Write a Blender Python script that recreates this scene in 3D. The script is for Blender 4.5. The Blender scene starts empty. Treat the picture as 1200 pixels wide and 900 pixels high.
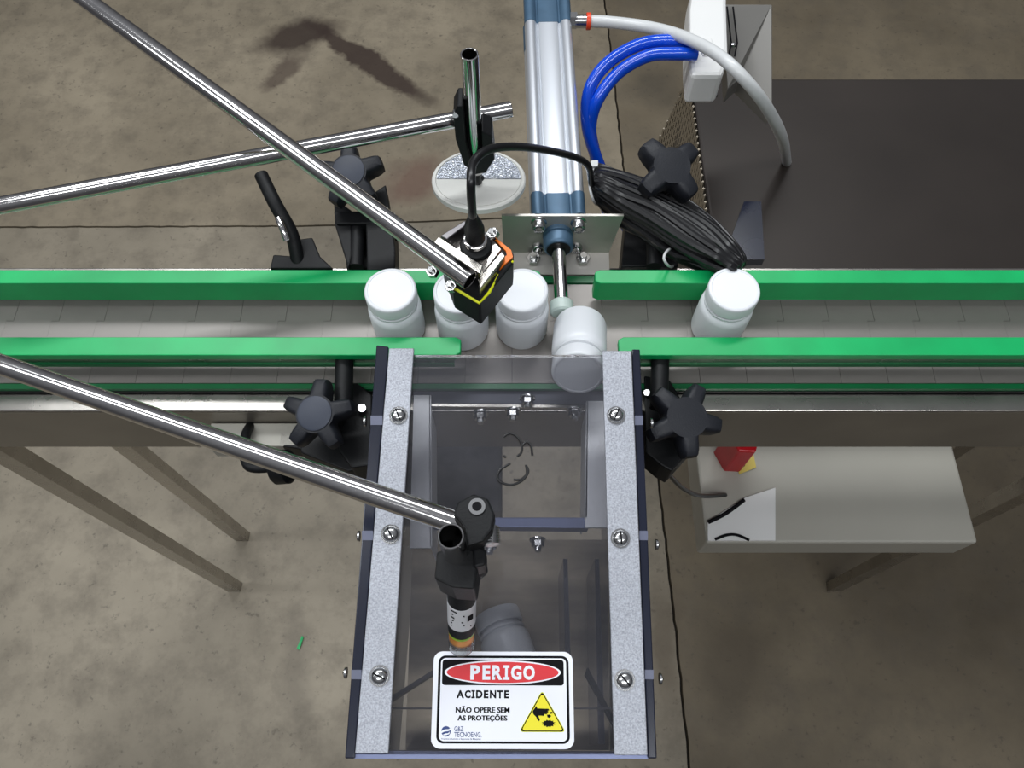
import bpy, bmesh, math, random
from mathutils import Vector, Matrix
R = math.radians
random.seed(4)
scene = bpy.context.scene
COL = scene.collection

# ---------------------------------------------------------------- camera
FPX = 900.0; TILT = R(25.5); CAMZ = 0.56
cam = bpy.data.cameras.new('camera'); cam.sensor_width = 36; cam.lens = FPX/1200*36
cam.clip_start = 0.02; cam.clip_end = 50
camo = bpy.data.objects.new('camera', cam); COL.objects.link(camo)
camo.location = (0, 0, CAMZ); camo.rotation_euler = (TILT, 0, 0)
scene.camera = camo
# ---------------------------------------------------------------- world and lights
w = bpy.data.worlds.new('world'); scene.world = w; w.use_nodes = True
nt = w.node_tree; nt.nodes.clear()
wo = nt.nodes.new('ShaderNodeOutputWorld'); bg = nt.nodes.new('ShaderNodeBackground')
tc = nt.nodes.new('ShaderNodeTexCoord'); sp = nt.nodes.new('ShaderNodeSeparateXYZ'); cr = nt.nodes.new('ShaderNodeValToRGB')
nt.links.new(tc.outputs['Generated'], sp.inputs[0]); nt.links.new(sp.outputs['Z'], cr.inputs[0])
cr.color_ramp.elements[0].position = 0.0; cr.color_ramp.elements[0].color = (.075, .075, .08, 1)
cr.color_ramp.elements[1].position = 0.9; cr.color_ramp.elements[1].color = (.28, .29, .315, 1)
nt.links.new(cr.outputs[0], bg.inputs[0]); nt.links.new(bg.outputs[0], wo.inputs[0])
bg.inputs[1].default_value = 1.0
def area(name, loc, size, power, color, target=(0, .25, 0)):
    l = bpy.data.lights.new(name, 'AREA'); l.shape = 'RECTANGLE'; l.size, l.size_y = size; l.energy = power; l.color = color
    o = bpy.data.objects.new(name, l); COL.objects.link(o); o.location = loc
    o.rotation_euler = (Vector(target)-Vector(loc)).to_track_quat('-Z', 'Y').to_euler()
    return o
area('ceiling_lamp_far', (-.3, 1.5, 2.1), (2.4, .25), 45, (.95, .98, 1))
area('ceiling_lamp_near', (.2, -.9, 2.3), (2.4, .25), 29, (.95, .98, 1))
area('ceiling_lamp_side', (-1.7, .3, 2.2), (.25, 2.4), 23, (.95, .98, 1))
scene.view_settings.view_transform = 'Standard'; scene.view_settings.look = 'None'
scene.view_settings.exposure = -0.08; scene.view_settings.gamma = 1; scene.view_settings.use_curve_mapping = False

# ---------------------------------------------------------------- helpers
CA, SA = math.cos(TILT), math.sin(TILT)
CAM = Vector((0, 0, CAMZ))
def ray(px, py):
    x, y = (px-600)/FPX, (450-py)/FPX
    return Vector((x, y*CA+SA, y*SA-CA))
def P(px, py, z=0.0):
    d = ray(px, py); return CAM + d*((z-CAMZ)/d.z)
def PD(px, py, Y):                                  # point of the ray at world depth Y
    d = ray(px, py); return CAM + d*(Y/d.y)
def lin(c):
    return tuple((v/255/12.92 if v/255 <= .04045 else ((v/255+.055)/1.055)**2.4) for v in c)
ORG = {}
def tag(o, label=None, cat=None, group=None, kind=None):
    if label: o['label'] = label
    if cat: o['category'] = cat
    if group: o['group'] = group
    if kind: o['kind'] = kind
    return o
def thing(name, loc, label, cat, group=None):
    o = bpy.data.objects.new(name, None); COL.objects.link(o); o.empty_display_size = .02
    o.location = loc; ORG[o] = Vector(loc); return tag(o, label, cat, group)
def obj(name, bm, m, parent=None, smooth=False, bevel=0, seg=2):
    bmesh.ops.recalc_face_normals(bm, faces=bm.faces)
    me = bpy.data.meshes.new(name)
    if parent is not None: o0 = ORG[parent]
    else:
        vs = [v.co for v in bm.verts]
        o0 = Vector(((min(v.x for v in vs)+max(v.x for v in vs))/2, (min(v.y for v in vs)+max(v.y for v in vs))/2, min(v.z for v in vs)))
    bmesh.ops.translate(bm, verts=bm.verts, vec=-o0)
    if smooth:
        for f in bm.faces: f.smooth = True
        for e in bm.edges:
            if len(e.link_faces) == 2 and e.calc_face_angle(0) > R(38): e.smooth = False
    bm.to_mesh(me); bm.free(); me.materials.append(m)
    o = bpy.data.objects.new(name, me); COL.objects.link(o)
    if parent is not None: o.parent = parent
    else: o.location = o0
    ORG[o] = o0
    if bevel:
        b = o.modifiers.new('bevel', 'BEVEL'); b.width = bevel; b.segments = seg; b.limit_method = 'ANGLE'; b.angle_limit = R(40)
    return o
def NB(): return bmesh.new()
def box(bm, lo, hi, M=None):
    vs = []
    for x in (lo[0], hi[0]):
        for y in (lo[1], hi[1]):
            for z in (lo[2], hi[2]):
                p = Vector((x, y, z)); vs.append(bm.verts.new(M @ p if M else p))
    for f in ((0,1,3,2), (4,6,7,5), (0,4,5,1), (2,3,7,6), (0,2,6,4), (1,5,7,3)): bm.faces.new([vs[i] for i in f])
    return bm
def frame(o, z, x=None):
    z = Vector(z).normalized(); x = Vector(x) if x else Vector((1, 0, 0))
    if abs(x.normalized().dot(z)) > .95: x = Vector((0, 1, 0))
    y = z.cross(x).normalized(); x = y.cross(z)
    return Matrix(((x.x, y.x, z.x, o[0]), (x.y, y.y, z.y, o[1]), (x.z, y.z, z.z, o[2]), (0, 0, 0, 1)))
def prism(bm, poly, M, h0, h1, s=1.0):
    a = [bm.verts.new(M @ Vector((p[0], p[1], h0))) for p in poly]
    b = [bm.verts.new(M @ Vector((p[0]*s, p[1]*s, h1))) for p in poly]
    n = len(poly); bm.faces.new(a[::-1]); bm.faces.new(b)
    for i in range(n): bm.faces.new((a[i], a[(i+1) % n], b[(i+1) % n], b[i]))
    return bm
def loft(bm, pts, vec):                             # polygon of world points, thickened by vec
    a = [bm.verts.new(p) for p in pts]; b = [bm.verts.new(Vector(p)+Vector(vec)) for p in pts]; n = len(pts)
    bm.faces.new(a); bm.faces.new(b[::-1])
    for i in range(n): bm.faces.new((a[i], b[i], b[(i+1) % n], a[(i+1) % n]))
    return bm
def circ(r, n=24, ph=0, cx=0, cy=0, ry=None):
    return [(cx+r*math.cos(2*math.pi*i/n+ph), cy+(ry or r)*math.sin(2*math.pi*i/n+ph)) for i in range(n)]
def rrect(x0, y0, x1, y1, r, n=6):
    pts = []
    for cx, cy, a in ((x1-r, y1-r, 0), (x0+r, y1-r, 90), (x0+r, y0+r, 180), (x1-r, y0+r, 270)):
        for k in range(n+1):
            t = R(a+90*k/n); pts.append((cx+r*math.cos(t), cy+r*math.sin(t)))
    return pts
def cyl(bm, p, q, r, n=24, r2=None):
    p, q = Vector(p), Vector(q); M = frame(p, q-p)
    a = [bm.verts.new(M @ Vector((x, y, 0))) for x, y in circ(r, n)]
    b = [bm.verts.new(M @ Vector((x, y, (q-p).length))) for x, y in circ(r2 if r2 else r, n)]
    bm.faces.new(a[::-1]); bm.faces.new(b)
    for i in range(n): bm.faces.new((a[i], a[(i+1) % n], b[(i+1) % n], b[i]))
    return bm
def lathe(bm, prof, M, n=40):                       # prof: (r, z) list, closes at axis when r=0
    rings = []
    for r, z in prof:
        rings.append([bm.verts.new(M @ Vector((0, 0, z)))] if r == 0 else [bm.verts.new(M @ Vector((x, y, z))) for x, y in circ(r, n)])
    for a, b in zip(rings, rings[1:]):
        for i in range(n):
            j = (i+1) % n
            if len(a) == 1: bm.faces.new((a[0], b[j], b[i]))
            elif len(b) == 1: bm.faces.new((a[i], a[j], b[0]))
            else: bm.faces.new((a[i], a[j], b[j], b[i]))
    return bm
def hollow(bm, p, q, r, wall, n=40):                # open-ended pipe
    L = (Vector(q)-Vector(p)).length; e = wall*.3
    ri = r-wall
    lathe(bm, [(ri, 0), (r-e, 0), (r, e), (r, L-e), (r-e, L), (ri+e, L), (ri, L-e), (ri, 0)], frame(p, Vector(q)-Vector(p)), n)
    bmesh.ops.remove_doubles(bm, verts=bm.verts, dist=1e-7); return bm
def smooth_path(pts, k=8, closed=False):
    pts = [Vector(p) for p in pts]; n = len(pts); out = []
    for i in range(n if closed else n-1):
        if closed: p0, p1, p2, p3 = pts[i-1], pts[i], pts[(i+1) % n], pts[(i+2) % n]
        else: p0, p1, p2, p3 = pts[max(i-1, 0)], pts[i], pts[i+1], pts[min(i+2, n-1)]
        for j in range(k):
            t = j/k
            out.append(.5*((2*p1)+(p2-p0)*t+(2*p0-5*p1+4*p2-p3)*t*t+(3*p1-p0-3*p2+p3)*t**3))
    if not closed: out.append(pts[-1])
    return out
def sweep(bm, pts, r, n=12, k=8, closed=False):
    pts = smooth_path(pts, k, closed) if k > 1 else [Vector(p) for p in pts]
    rings = []; N = len(pts); up = None
    for i, p in enumerate(pts):
        t = (pts[(i+1) % N]-pts[i-1]) if closed else (pts[min(i+1, N-1)]-pts[max(i-1, 0)])
        t.normalize()
        if up is None: up = Vector((0, 0, 1)) if abs(t.z) < .9 else Vector((1, 0, 0))
        s = t.cross(up).normalized(); up = s.cross(t).normalized()
        rr = r(i/(N-1)) if callable(r) else r
        rings.append([bm.verts.new(p+rr*(math.cos(2*math.pi*j/n)*s+math.sin(2*math.pi*j/n)*up)) for j in range(n)])
    m = N if closed else N-1
    for i in range(m):
        a, b = rings[i], rings[(i+1) % N]
        for j in range(n): bm.faces.new((a[j], a[(j+1) % n], b[(j+1) % n], b[j]))
    if not closed: bm.faces.new(rings[0][::-1]); bm.faces.new(rings[-1])
    return bm
def dup(root, loc, rot=None, label=None):
    def cp(o, par):
        c = o.copy(); COL.objects.link(c)
        if par: c.parent = par
        for ch in [x for x in bpy.data.objects if x.parent == o]: cp(ch, c)
        return c
    c = cp(root, None); c.location = loc
    if rot: c.rotation_euler = rot
    if label: c['label'] = label
    return c

# ---------------------------------------------------------------- materials
def mat(name, rgb, rough=.5, metal=0, var=.0, vscale=40, bump=0, bscale=300, spec=.5, coat=0, stretch=None, rvar=0):
    m = bpy.data.materials.new(name); m.use_nodes = True; t = m.node_tree; b = t.nodes['Principled BSDF']
    c = lin(rgb); b.inputs['Base Color'].default_value = (*c, 1); b.inputs['Roughness'].default_value = rough
    b.inputs['Metallic'].default_value = metal; b.inputs['Specular IOR Level'].default_value = spec
    b.inputs['Coat Weight'].default_value = coat
    g = t.nodes.new('ShaderNodeTexCoord'); mp = t.nodes.new('ShaderNodeMapping'); t.links.new(g.outputs['Object'], mp.inputs[0])
    if stretch: mp.inputs['Scale'].default_value = stretch
    if var or rvar:
        n = t.nodes.new('ShaderNodeTexNoise'); n.inputs['Scale'].default_value = vscale; n.inputs['Detail'].default_value = 5
        t.links.new(mp.outputs[0], n.inputs[0])
    if var:
        r = t.nodes.new('ShaderNodeMapRange'); r.inputs[1].default_value = .3; r.inputs[2].default_value = .7
        t.links.new(n.outputs[0], r.inputs[0])
        x = t.nodes.new('ShaderNodeMix'); x.data_type = 'RGBA'
        x.inputs[6].default_value = (*[v*(1-var) for v in c], 1); x.inputs[7].default_value = (*[min(1, v*(1+var)) for v in c], 1)
        t.links.new(r.outputs[0], x.inputs[0]); t.links.new(x.outputs[2], b.inputs['Base Color'])
    if rvar:
        r2 = t.nodes.new('ShaderNodeMapRange'); r2.inputs[3].default_value = max(.02, rough-rvar); r2.inputs[4].default_value = rough+rvar
        t.links.new(n.outputs[0], r2.inputs[0]); t.links.new(r2.outputs[0], b.inputs['Roughness'])
    if bump:
        n2 = t.nodes.new('ShaderNodeTexNoise'); n2.inputs['Scale'].default_value = bscale; n2.inputs['Detail'].default_value = 3
        t.links.new(mp.outputs[0], n2.inputs[0]); u = t.nodes.new('ShaderNodeBump'); u.inputs['Distance'].default_value = .001
        u.inputs['Strength'].default_value = bump; t.links.new(n2.outputs[0], u.inputs['Height']); t.links.new(u.outputs[0], b.inputs['Normal'])
    return m
M_chrome = mat('chrome', (205, 203, 202), .12, 1, rvar=.05, vscale=60)
M_hole = mat('pipe_bore', (60, 58, 58), .5, 1)
M_steel = mat('stainless', (176, 172, 166), .28, 1, .12, 30, rvar=.1)
M_brk = mat('brushed_bracket_steel', (186, 182, 176), .42, .8, .1, 30)
M_dsteel = mat('dull_steel', (112, 110, 112), .42, 1, .15, 30)
M_bolt = mat('bolt_steel', (190, 190, 190), .22, 1)
M_alu = mat('aluminium_profile', (222, 226, 232), .33, .75, .04, 30, stretch=(1, .1, 1))
M_spark = mat('spangled_aluminium', (164, 167, 175), .5, .55, .28, 900, .35, 900)
M_blueg = mat('blue_grey_casting', (72, 100, 124), .42, .35, .1, 60)
M_green = mat('green_guide_plastic', (0, 168, 92), .4, 0, .12, 25)
M_dgreen = mat('dark_green_strip', (0, 100, 54), .4, 0, .1, 25)
M_white = mat('white_bottle_plastic', (226, 229, 233), .35, 0, .02, 20)
M_whitep = mat('white_enamel', (226, 226, 224), .35, 0, .03, 8)
M_black = mat('black_plastic', (17, 18, 20), .5, 0, .15, 60, .15, 700, spec=.25)
M_knob = mat('knob_plastic', (29, 31, 37), .5, 0, .1, 60, .2, 900, spec=.35)
M_knobcap = mat('knob_cap_plastic', (50, 56, 70), .5, 0, .06, 60)
M_cable = mat('black_cable', (20, 20, 22), .32, 0, .1, 60)
M_bhose = mat('blue_hose', (6, 72, 204), .16, 0, .05, 40, coat=.4)
M_wtube = mat('milky_tube', (206, 208, 208), .3, 0, .05, 30)
M_red = mat('red_plastic', (190, 18, 30), .4, 0, .1, 30)
M_orange = mat('orange_red_ring', (228, 70, 36), .4)
M_belt = mat('belt_slat_steel', (134, 129, 125), .42, .35, .1, 40, rvar=.08, stretch=(.3, 1, 1))
M_skirt = mat('conveyor_skirt', (142, 136, 126), .4, .6, .1, 14)
M_cab = mat('dark_cabinet_paint', (50, 44, 40), .42, .3, .15, 6)
M_cab2 = mat('grey_cabinet_panel', (112, 110, 106), .45, .3, .08, 8)
M_lcab = mat('pale_grey_cabinet_paint', (166, 163, 153), .5, 0, .05, 8)
M_mesh = mat('grille_metal', (168, 158, 142), .45, .6)
M_yellow = mat('yellow_print', (238, 226, 10), .45)
M_signw = mat('sign_white', (236, 238, 246), .4, 0, .02, 20)
M_ink = mat('black_print', (12, 12, 16), .7, spec=.15)
M_signred = mat('red_print', (214, 30, 42), .45)
M_signblue = mat('blue_print', (28, 58, 120), .45)
M_navy = mat('navy_acrylic_edge', (24, 28, 44), .22, 0, .12, 30)
M_spacer = mat('spacer_plastic', (96, 100, 120), .4)
M_flange = mat('chute_flange_metal', (236, 237, 240), .5, .1, .08, 40)
M_bluebar = mat('blue_grey_bar', (120, 128, 160), .4, .5, .05, 40)
M_tray = mat('chute_tray_metal', (168, 156, 136), .55, .1, .3, 18, stretch=(1, 3, 3))
M_orangef = mat('orange_trim', (255, 126, 0), .4)
M_yellowf = mat('yellow_trim', (226, 232, 20), .4)
M_brass = mat('amber_window', (214, 140, 60), .25, .3)
M_lime = mat('lime_window', (130, 170, 30), .3)
M_marker = mat('marker_ink', (14, 14, 16), .5)
M_rim = mat('reflector_rim', (205, 205, 200), .35)

def glassy(name, tint, refl=1.0, haze=0.0, hazecol=(150, 155, 175)):
    m = bpy.data.materials.new(name); m.use_nodes = True; t = m.node_tree; t.nodes.clear()
    o = t.nodes.new('ShaderNodeOutputMaterial'); tr = t.nodes.new('ShaderNodeBsdfTransparent'); tr.inputs[0].default_value = (*lin(tint), 1)
    gl = t.nodes.new('ShaderNodeBsdfGlossy'); gl.inputs['Roughness'].default_value = .06
    df = t.nodes.new('ShaderNodeBsdfDiffuse'); df.inputs[0].default_value = (*lin(hazecol), 1)
    n = t.nodes.new('ShaderNodeTexNoise'); n.inputs['Scale'].default_value = 14; n.inputs['Detail'].default_value = 6
    r = t.nodes.new('ShaderNodeMapRange'); r.inputs[1].default_value = .35; r.inputs[2].default_value = .75; r.inputs[3].default_value = haze*.6; r.inputs[4].default_value = haze*1.6
    g = t.nodes.new('ShaderNodeTexCoord'); t.links.new(g.outputs['Object'], n.inputs[0]); t.links.new(n.outputs[0], r.inputs[0])
    m1 = t.nodes.new('ShaderNodeMixShader'); t.links.new(r.outputs[0], m1.inputs[0]); t.links.new(tr.outputs[0], m1.inputs[1]); t.links.new(df.outputs[0], m1.inputs[2])
    f = t.nodes.new('ShaderNodeFresnel'); f.inputs[0].default_value = 1.45
    m2 = t.nodes.new('ShaderNodeMixShader'); t.links.new(f.outputs[0], m2.inputs[0]); t.links.new(m1.outputs[0], m2.inputs[1]); t.links.new(gl.outputs[0], m2.inputs[2])
    t.links.new(m2.outputs[0], o.inputs[0]); return m
M_smoke = glassy('smoked_acrylic', (238, 238, 240), haze=.085, hazecol=(118, 119, 128))
M_smoke2 = glassy('dark_acrylic_side', (190, 194, 212), haze=.06)
M_clear = glassy('clear_plastic', (225, 228, 228), haze=.1, hazecol=(200, 200, 200))

# reflector face with fine prism relief
def reflector_mat():
    m = mat('prism_reflector', (176, 182, 196), .25, .55)
    t = m.node_tree; b = t.nodes['Principled BSDF']
    v = t.nodes.new('ShaderNodeTexVoronoi'); v.inputs['Scale'].default_value = 620
    g = t.nodes.new('ShaderNodeTexCoord'); t.links.new(g.outputs['Object'], v.inputs[0])
    x = t.nodes.new('ShaderNodeMix'); x.data_type = 'RGBA'; x.inputs[6].default_value = (*lin((120, 128, 144)), 1); x.inputs[7].default_value = (*lin((232, 236, 242)), 1)
    t.links.new(v.outputs['Color'], x.inputs[0]); t.links.new(x.outputs[2], b.inputs['Base Color'])
    u = t.nodes.new('ShaderNodeBump'); u.inputs['Distance'].default_value = .001; u.inputs['Strength'].default_value = .8
    t.links.new(v.outputs['Distance'], u.inputs['Height']); t.links.new(u.outputs[0], b.inputs['Normal']); return m
M_prism = reflector_mat()

# concrete with stains and soft darker patches that have a shape of their own (world positions on the floor)
FZ = -.85
def concrete(name, lo, hi):
    m = bpy.data.materials.new(name); m.use_nodes = True; t = m.node_tree; b = t.nodes['Principled BSDF']; L = t.links.new
    b.inputs['Roughness'].default_value = .62
    g = t.nodes.new('ShaderNodeNewGeometry')
    def noise(sc, det=6, ro=.6):
        n = t.nodes.new('ShaderNodeTexNoise'); n.inputs['Scale'].default_value = sc; n.inputs['Detail'].default_value = det; n.inputs['Roughness'].default_value = ro
        L(g.outputs['Position'], n.inputs[0]); return n
    n1, n2, n3 = noise(2.2), noise(14, 8, .7), noise(90, 3)
    cr = t.nodes.new('ShaderNodeValToRGB'); e = cr.color_ramp.elements
    e[0].position = .3; e[0].color = (*lin(lo), 1); e[1].position = .72; e[1].color = (*lin(hi), 1)
    L(n1.outputs[0], cr.inputs[0])
    cur = cr.outputs[0]
    def mixc(fac, colr, cur, mode='MIX'):
        x = t.nodes.new('ShaderNodeMix'); x.data_type = 'RGBA'; x.blend_type = mode
        L(fac, x.inputs[0]); L(cur, x.inputs[6]); x.inputs[7].default_value = (*colr, 1); return x.outputs[2]
    def rng(s, a, b_, c=0, d=1):
        r = t.nodes.new('ShaderNodeMapRange'); r.inputs[1].default_value = a; r.inputs[2].default_value = b_; r.inputs[3].default_value = c; r.inputs[4].default_value = d
        L(s, r.inputs[0]); return r.outputs[0]
    cur = mixc(rng(n2.outputs[0], .45, .72, 0, .6), lin((92, 84, 72)), cur)
    cur = mixc(rng(n3.outputs[0], .62, .72, 0, .45), lin((64, 58, 50)), cur)
    def floor_patch(a, bpx, wid, colr, amt, cur, soft=.35):
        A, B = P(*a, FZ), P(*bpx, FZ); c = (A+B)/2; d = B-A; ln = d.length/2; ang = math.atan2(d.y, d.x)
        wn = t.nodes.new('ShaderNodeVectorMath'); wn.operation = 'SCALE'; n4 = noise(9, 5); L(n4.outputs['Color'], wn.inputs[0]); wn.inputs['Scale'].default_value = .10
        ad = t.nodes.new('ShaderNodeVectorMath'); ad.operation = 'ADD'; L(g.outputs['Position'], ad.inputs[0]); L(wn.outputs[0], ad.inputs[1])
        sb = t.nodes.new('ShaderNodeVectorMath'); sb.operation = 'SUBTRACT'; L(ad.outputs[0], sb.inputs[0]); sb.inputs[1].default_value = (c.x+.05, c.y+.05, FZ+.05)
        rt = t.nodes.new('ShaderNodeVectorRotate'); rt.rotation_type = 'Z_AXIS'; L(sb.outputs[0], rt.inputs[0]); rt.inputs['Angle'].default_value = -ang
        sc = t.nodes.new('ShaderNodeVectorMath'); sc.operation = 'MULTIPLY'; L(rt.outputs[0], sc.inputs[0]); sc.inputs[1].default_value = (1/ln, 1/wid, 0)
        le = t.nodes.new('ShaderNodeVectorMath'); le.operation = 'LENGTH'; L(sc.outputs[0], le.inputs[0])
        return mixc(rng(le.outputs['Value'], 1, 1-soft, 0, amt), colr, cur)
    cur = floor_patch((350, 22), (520, 130), .038, lin((52, 36, 28)), .9, cur)  # brown stains
    cur = floor_patch((290, 62), (405, 22), .075, lin((50, 35, 27)), .9, cur, .5)
    cur = floor_patch((300, 110), (360, 60), .04, lin((66, 50, 42)), .7, cur, .5)
    cur = floor_patch((440, 235), (530, 185), .075, lin((104, 76, 64)), .7, cur, .6)
    cur = floor_patch((730, 110), (800, 90), .09, lin((66, 60, 50)), .6, cur, .8)  # from here on, soft darker patches
    cur = floor_patch((860, 700), (860, 860), .09, lin((70, 60, 46)), .6, cur, .7)
    cur = floor_patch((770, 640), (790, 880), .05, lin((84, 72, 56)), .6, cur, .7)
    cur = floor_patch((340, 700), (350, 880), .04, lin((104, 96, 84)), .5, cur, .7)
    L(cur, b.inputs['Base Color'])
    u = t.nodes.new('ShaderNodeBump'); u.inputs['Distance'].default_value = .003; u.inputs['Strength'].default_value = .35
    L(n2.outputs[0], u.inputs['Height']); L(u.outputs[0], b.inputs['Normal'])
    return m
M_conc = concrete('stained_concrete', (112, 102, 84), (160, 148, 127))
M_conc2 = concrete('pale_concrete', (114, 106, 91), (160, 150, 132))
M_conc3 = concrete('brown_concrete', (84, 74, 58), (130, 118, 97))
M_joint = mat('joint_dirt', (40, 34, 28), .9, 0, .3, 30)

# ---------------------------------------------------------------- floor: bed and slabs with open joints
bm = NB(); box(bm, (-2.2, -1.6, FZ-.06), (2.2, 3.2, FZ-.012)); floor = tag(obj('floor', bm, M_joint), kind='structure')
jA = [P(700, -60, FZ), P(716, 60, FZ), P(731, 200, FZ), P(745, 330, FZ), P(776, 600, FZ), P(792, 740, FZ), P(808, 900, FZ)]
d0 = (jA[1]-jA[0]).normalized()
jA = [jA[0]+(jA[0]-jA[1]).normalized()*1.2] + jA + [jA[-1]+(jA[-1]-jA[-2]).normalized()*1.2]
jB = [P(x, y, FZ) for x, y in ((-500, 268), (328, 265), (400, 264), (490, 260), (560, 257), (640, 254), (737, 250))]
def dense(pts, amp):
    out = []
    for a, b in zip(pts, pts[1:]):
        n = max(2, int((b-a).length/.018))
        for i in range(n): out.append(a.lerp(b, i/n)+Vector((random.uniform(-amp, amp), random.uniform(-amp, amp), 0)))
    out.append(pts[-1]); return out
def slab(poly, m):
    b = NB(); loft(b, [Vector((p.x, p.y, FZ)) for p in poly], (0, 0, -.02)); bmesh.ops.triangulate(b, faces=[f for f in b.faces if len(f.verts) > 4])
    return obj('slab', b, m, floor)
g = .0024
JA = dense(jA, .0012); JB = dense(jB, .001)
kx = min(range(len(JA)), key=lambda i: (JA[i]-jB[-1]).length)
up = [p+Vector((-g, 0, 0)) for p in JA[:kx]]; dn = [p+Vector((-g, 0, 0)) for p in JA[kx+1:]]
jx = JA[kx]
# far left slab, near left slab, right slab
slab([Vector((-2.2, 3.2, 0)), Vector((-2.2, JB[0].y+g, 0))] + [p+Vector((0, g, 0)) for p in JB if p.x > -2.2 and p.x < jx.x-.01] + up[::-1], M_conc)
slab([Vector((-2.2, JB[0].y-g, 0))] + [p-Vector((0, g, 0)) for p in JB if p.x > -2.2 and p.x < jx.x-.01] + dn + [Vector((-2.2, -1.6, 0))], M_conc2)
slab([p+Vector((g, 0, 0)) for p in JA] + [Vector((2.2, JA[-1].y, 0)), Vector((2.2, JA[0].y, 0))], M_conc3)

# ---------------------------------------------------------------- conveyor
X0, X1 = -.62, .62
cv = thing('conveyor', (0, .31, 0), 'slat chain conveyor with steel sides running across the frame above the concrete floor', 'conveyor')
pitch = .0381; y0, y1, ym = .268, .362, .315
def slat_bm(x):
    a, t, gp = x+.00015, pitch-.0003, .011
    poly = [(a, y0), (a+t, y0), (a+t, ym-gp), (a+t-.006, ym-gp), (a+t-.006, ym+gp), (a+t, ym+gp), (a+t, y1), (a, y1),
            (a, ym+gp-.0003), (a-.0062, ym+gp-.0003), (a-.0062, ym-gp+.0003), (a, ym-gp+.0003)]
    b = NB(); prism(b, poly, Matrix.Identity(4), -.003, 0); return b
s0 = obj('slat', slat_bm(0), M_belt, cv)
k0, k1 = int(X0/pitch), int(X1/pitch)
for k in range(k0, k1):
    if k:
        c = s0.copy(); COL.objects.link(c); c.location = (k*pitch, 0, 0)
bm = NB(); box(bm, (X0, .262, -.012), (X1, .37, -.0035)); obj('chain_track', bm, M_black, cv)
for ya, yb, zt in ((.2625, .2672, .0005), (.3636, .370, .0005)):
    bm = NB(); box(bm, (X0, ya, -.0035), (X1, yb, zt)); obj('edge_strip', bm, M_dgreen, cv)  # far wear strip; near one shapes the rail's reflection in the steel
bm = NB(); box(bm, (X0, .2465, -.010), (X1, .262, -.0075)); obj('frame_lip', bm, M_steel, cv, bevel=.001)
bm = NB(); box(bm, (X0, .2465, -.088), (X1, .249, -.0105)); obj('side_skirt', bm, M_skirt, cv)
bm = NB(); box(bm, (X0, .370, -.088), (X1, .3725, -.004)); obj('side_skirt', bm, M_skirt, cv)
bm = NB(); box(bm, (X0, .3725, -.0065), (X1, .382, -.004)); obj('frame_lip', bm, M_steel, cv, bevel=.001)
bm = NB(); box(bm, (X0, .249, -.088), (X1, .370, -.084)); obj('base_pan', bm, M_dsteel, cv)
for x in (-.5, .58):
    for yy in (.26, .352):
        bm = NB(); box(bm, (x-.012, yy-.002, FZ), (x+.012, yy+.014, -.088)); obj('leg', bm, M_steel, cv)

# guide rails
def rail(name, xa, xb, ya, yb, z0, z1, label, near, grp):
    r = thing(name, ((xa+xb)/2, (ya+yb)/2, z0), label, 'guide rail', grp)
    h = .0075 if near else z1-z0
    bm = NB(); M = Matrix.Identity(4)
    c = .004
    poly = [(xa, ya+c*.6), (xa+c, ya), (xb-c, ya), (xb, ya+c*.6), (xb, yb-c*.6), (xb-c, yb), (xa+c, yb), (xa, yb-c*.6)]
    prism(bm, poly, M, z1-h, z1); obj('guide_strip', bm, M_green, r, bevel=.0008)
    if near:
        bm = NB(); box(bm, (xa+.006, ya+.003, z0+.004), (xb-.006, yb-.002, z1-h)); obj('rail_channel', bm, M_steel, r)
        bm = NB(); box(bm, (xa+.006, ya+.001, z0), (xb-.006, yb-.001, z0+.004)); obj('reflection_strip', bm, M_dgreen, r)  # green rail's reflection in the steel, shaped as a strip
    return r
def WX(px, py, z): return P(px, py, z).x
rail('guide_rail', X0, WX(633, 318, .036), .340, .353, .010, .036, 'far green guide rail running behind the row of bottles up to the cylinder bracket', False, None)
rail('guide_rail', WX(697, 318, .036), X1, .340, .353, .010, .036, 'far green guide rail starting right of the pushrod under the black cable coil', False, None)
rail('guide_rail', X0, WX(540, 405, .036), .2745, .2905, .014, .036, 'near green guide rail ending in front of the second bottle, left of the chute', True, None)
rail('guide_rail', WX(725, 405, .036), X1, .2745, .2905, .014, .036, 'near green guide rail starting right of the chute opening by the right aluminium strip', True, None)

# ---------------------------------------------------------------- bottles
def make_bottle(loc, label):
    b = thing('bottle', loc, label, 'bottle', 'white bottles passing the reject station')
    M = Matrix.Translation(loc)
    bm = NB(); lathe(bm, [(0, .001), (.0165, .001), (.018, 0), (.0207, .0015), (.0212, .004), (.0212, .034), (.0207, .0375), (.0190, .0402), (.0172, .0412), (.0172, .0422), (.0193, .0427), (.0193, .0442), (.0168, .0448), (.0164, .05), (0, .05)], M, 48)
    obj('body', bm, M_white, b, smooth=True)
    bm = NB(); lathe(bm, [(0, .0502), (.0185, .0502), (.0185, .0475), (.0196, .0475), (.0200, .048), (.0200, .0585), (.0196, .0598), (.0188, .0604), (.0176, .0604), (.0171, .0600), (0, .0600)], M, 48)
    obj('cap', bm, M_white, b, smooth=True)
    return b
BY = .3185
b1 = make_bottle((-.0934, BY, 0), 'white bottle at the left, apart from the row, its cap over the far rail')
dup(b1, (-.0405, BY-.001, 0), label='white bottle directly under the black and yellow sensor')
dup(b1, (.0080, BY, 0), label='white bottle between the sensor and the pushrod')
dup(b1, (.1705, BY+.0005, 0), label='white bottle at the far right between the right rails')
fb = dup(b1, (.055, .3085, .0215), (R(66), 0, R(-6)), 'white bottle tipped over in front of the pushrod, entering the chute under the clear cover')

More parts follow.
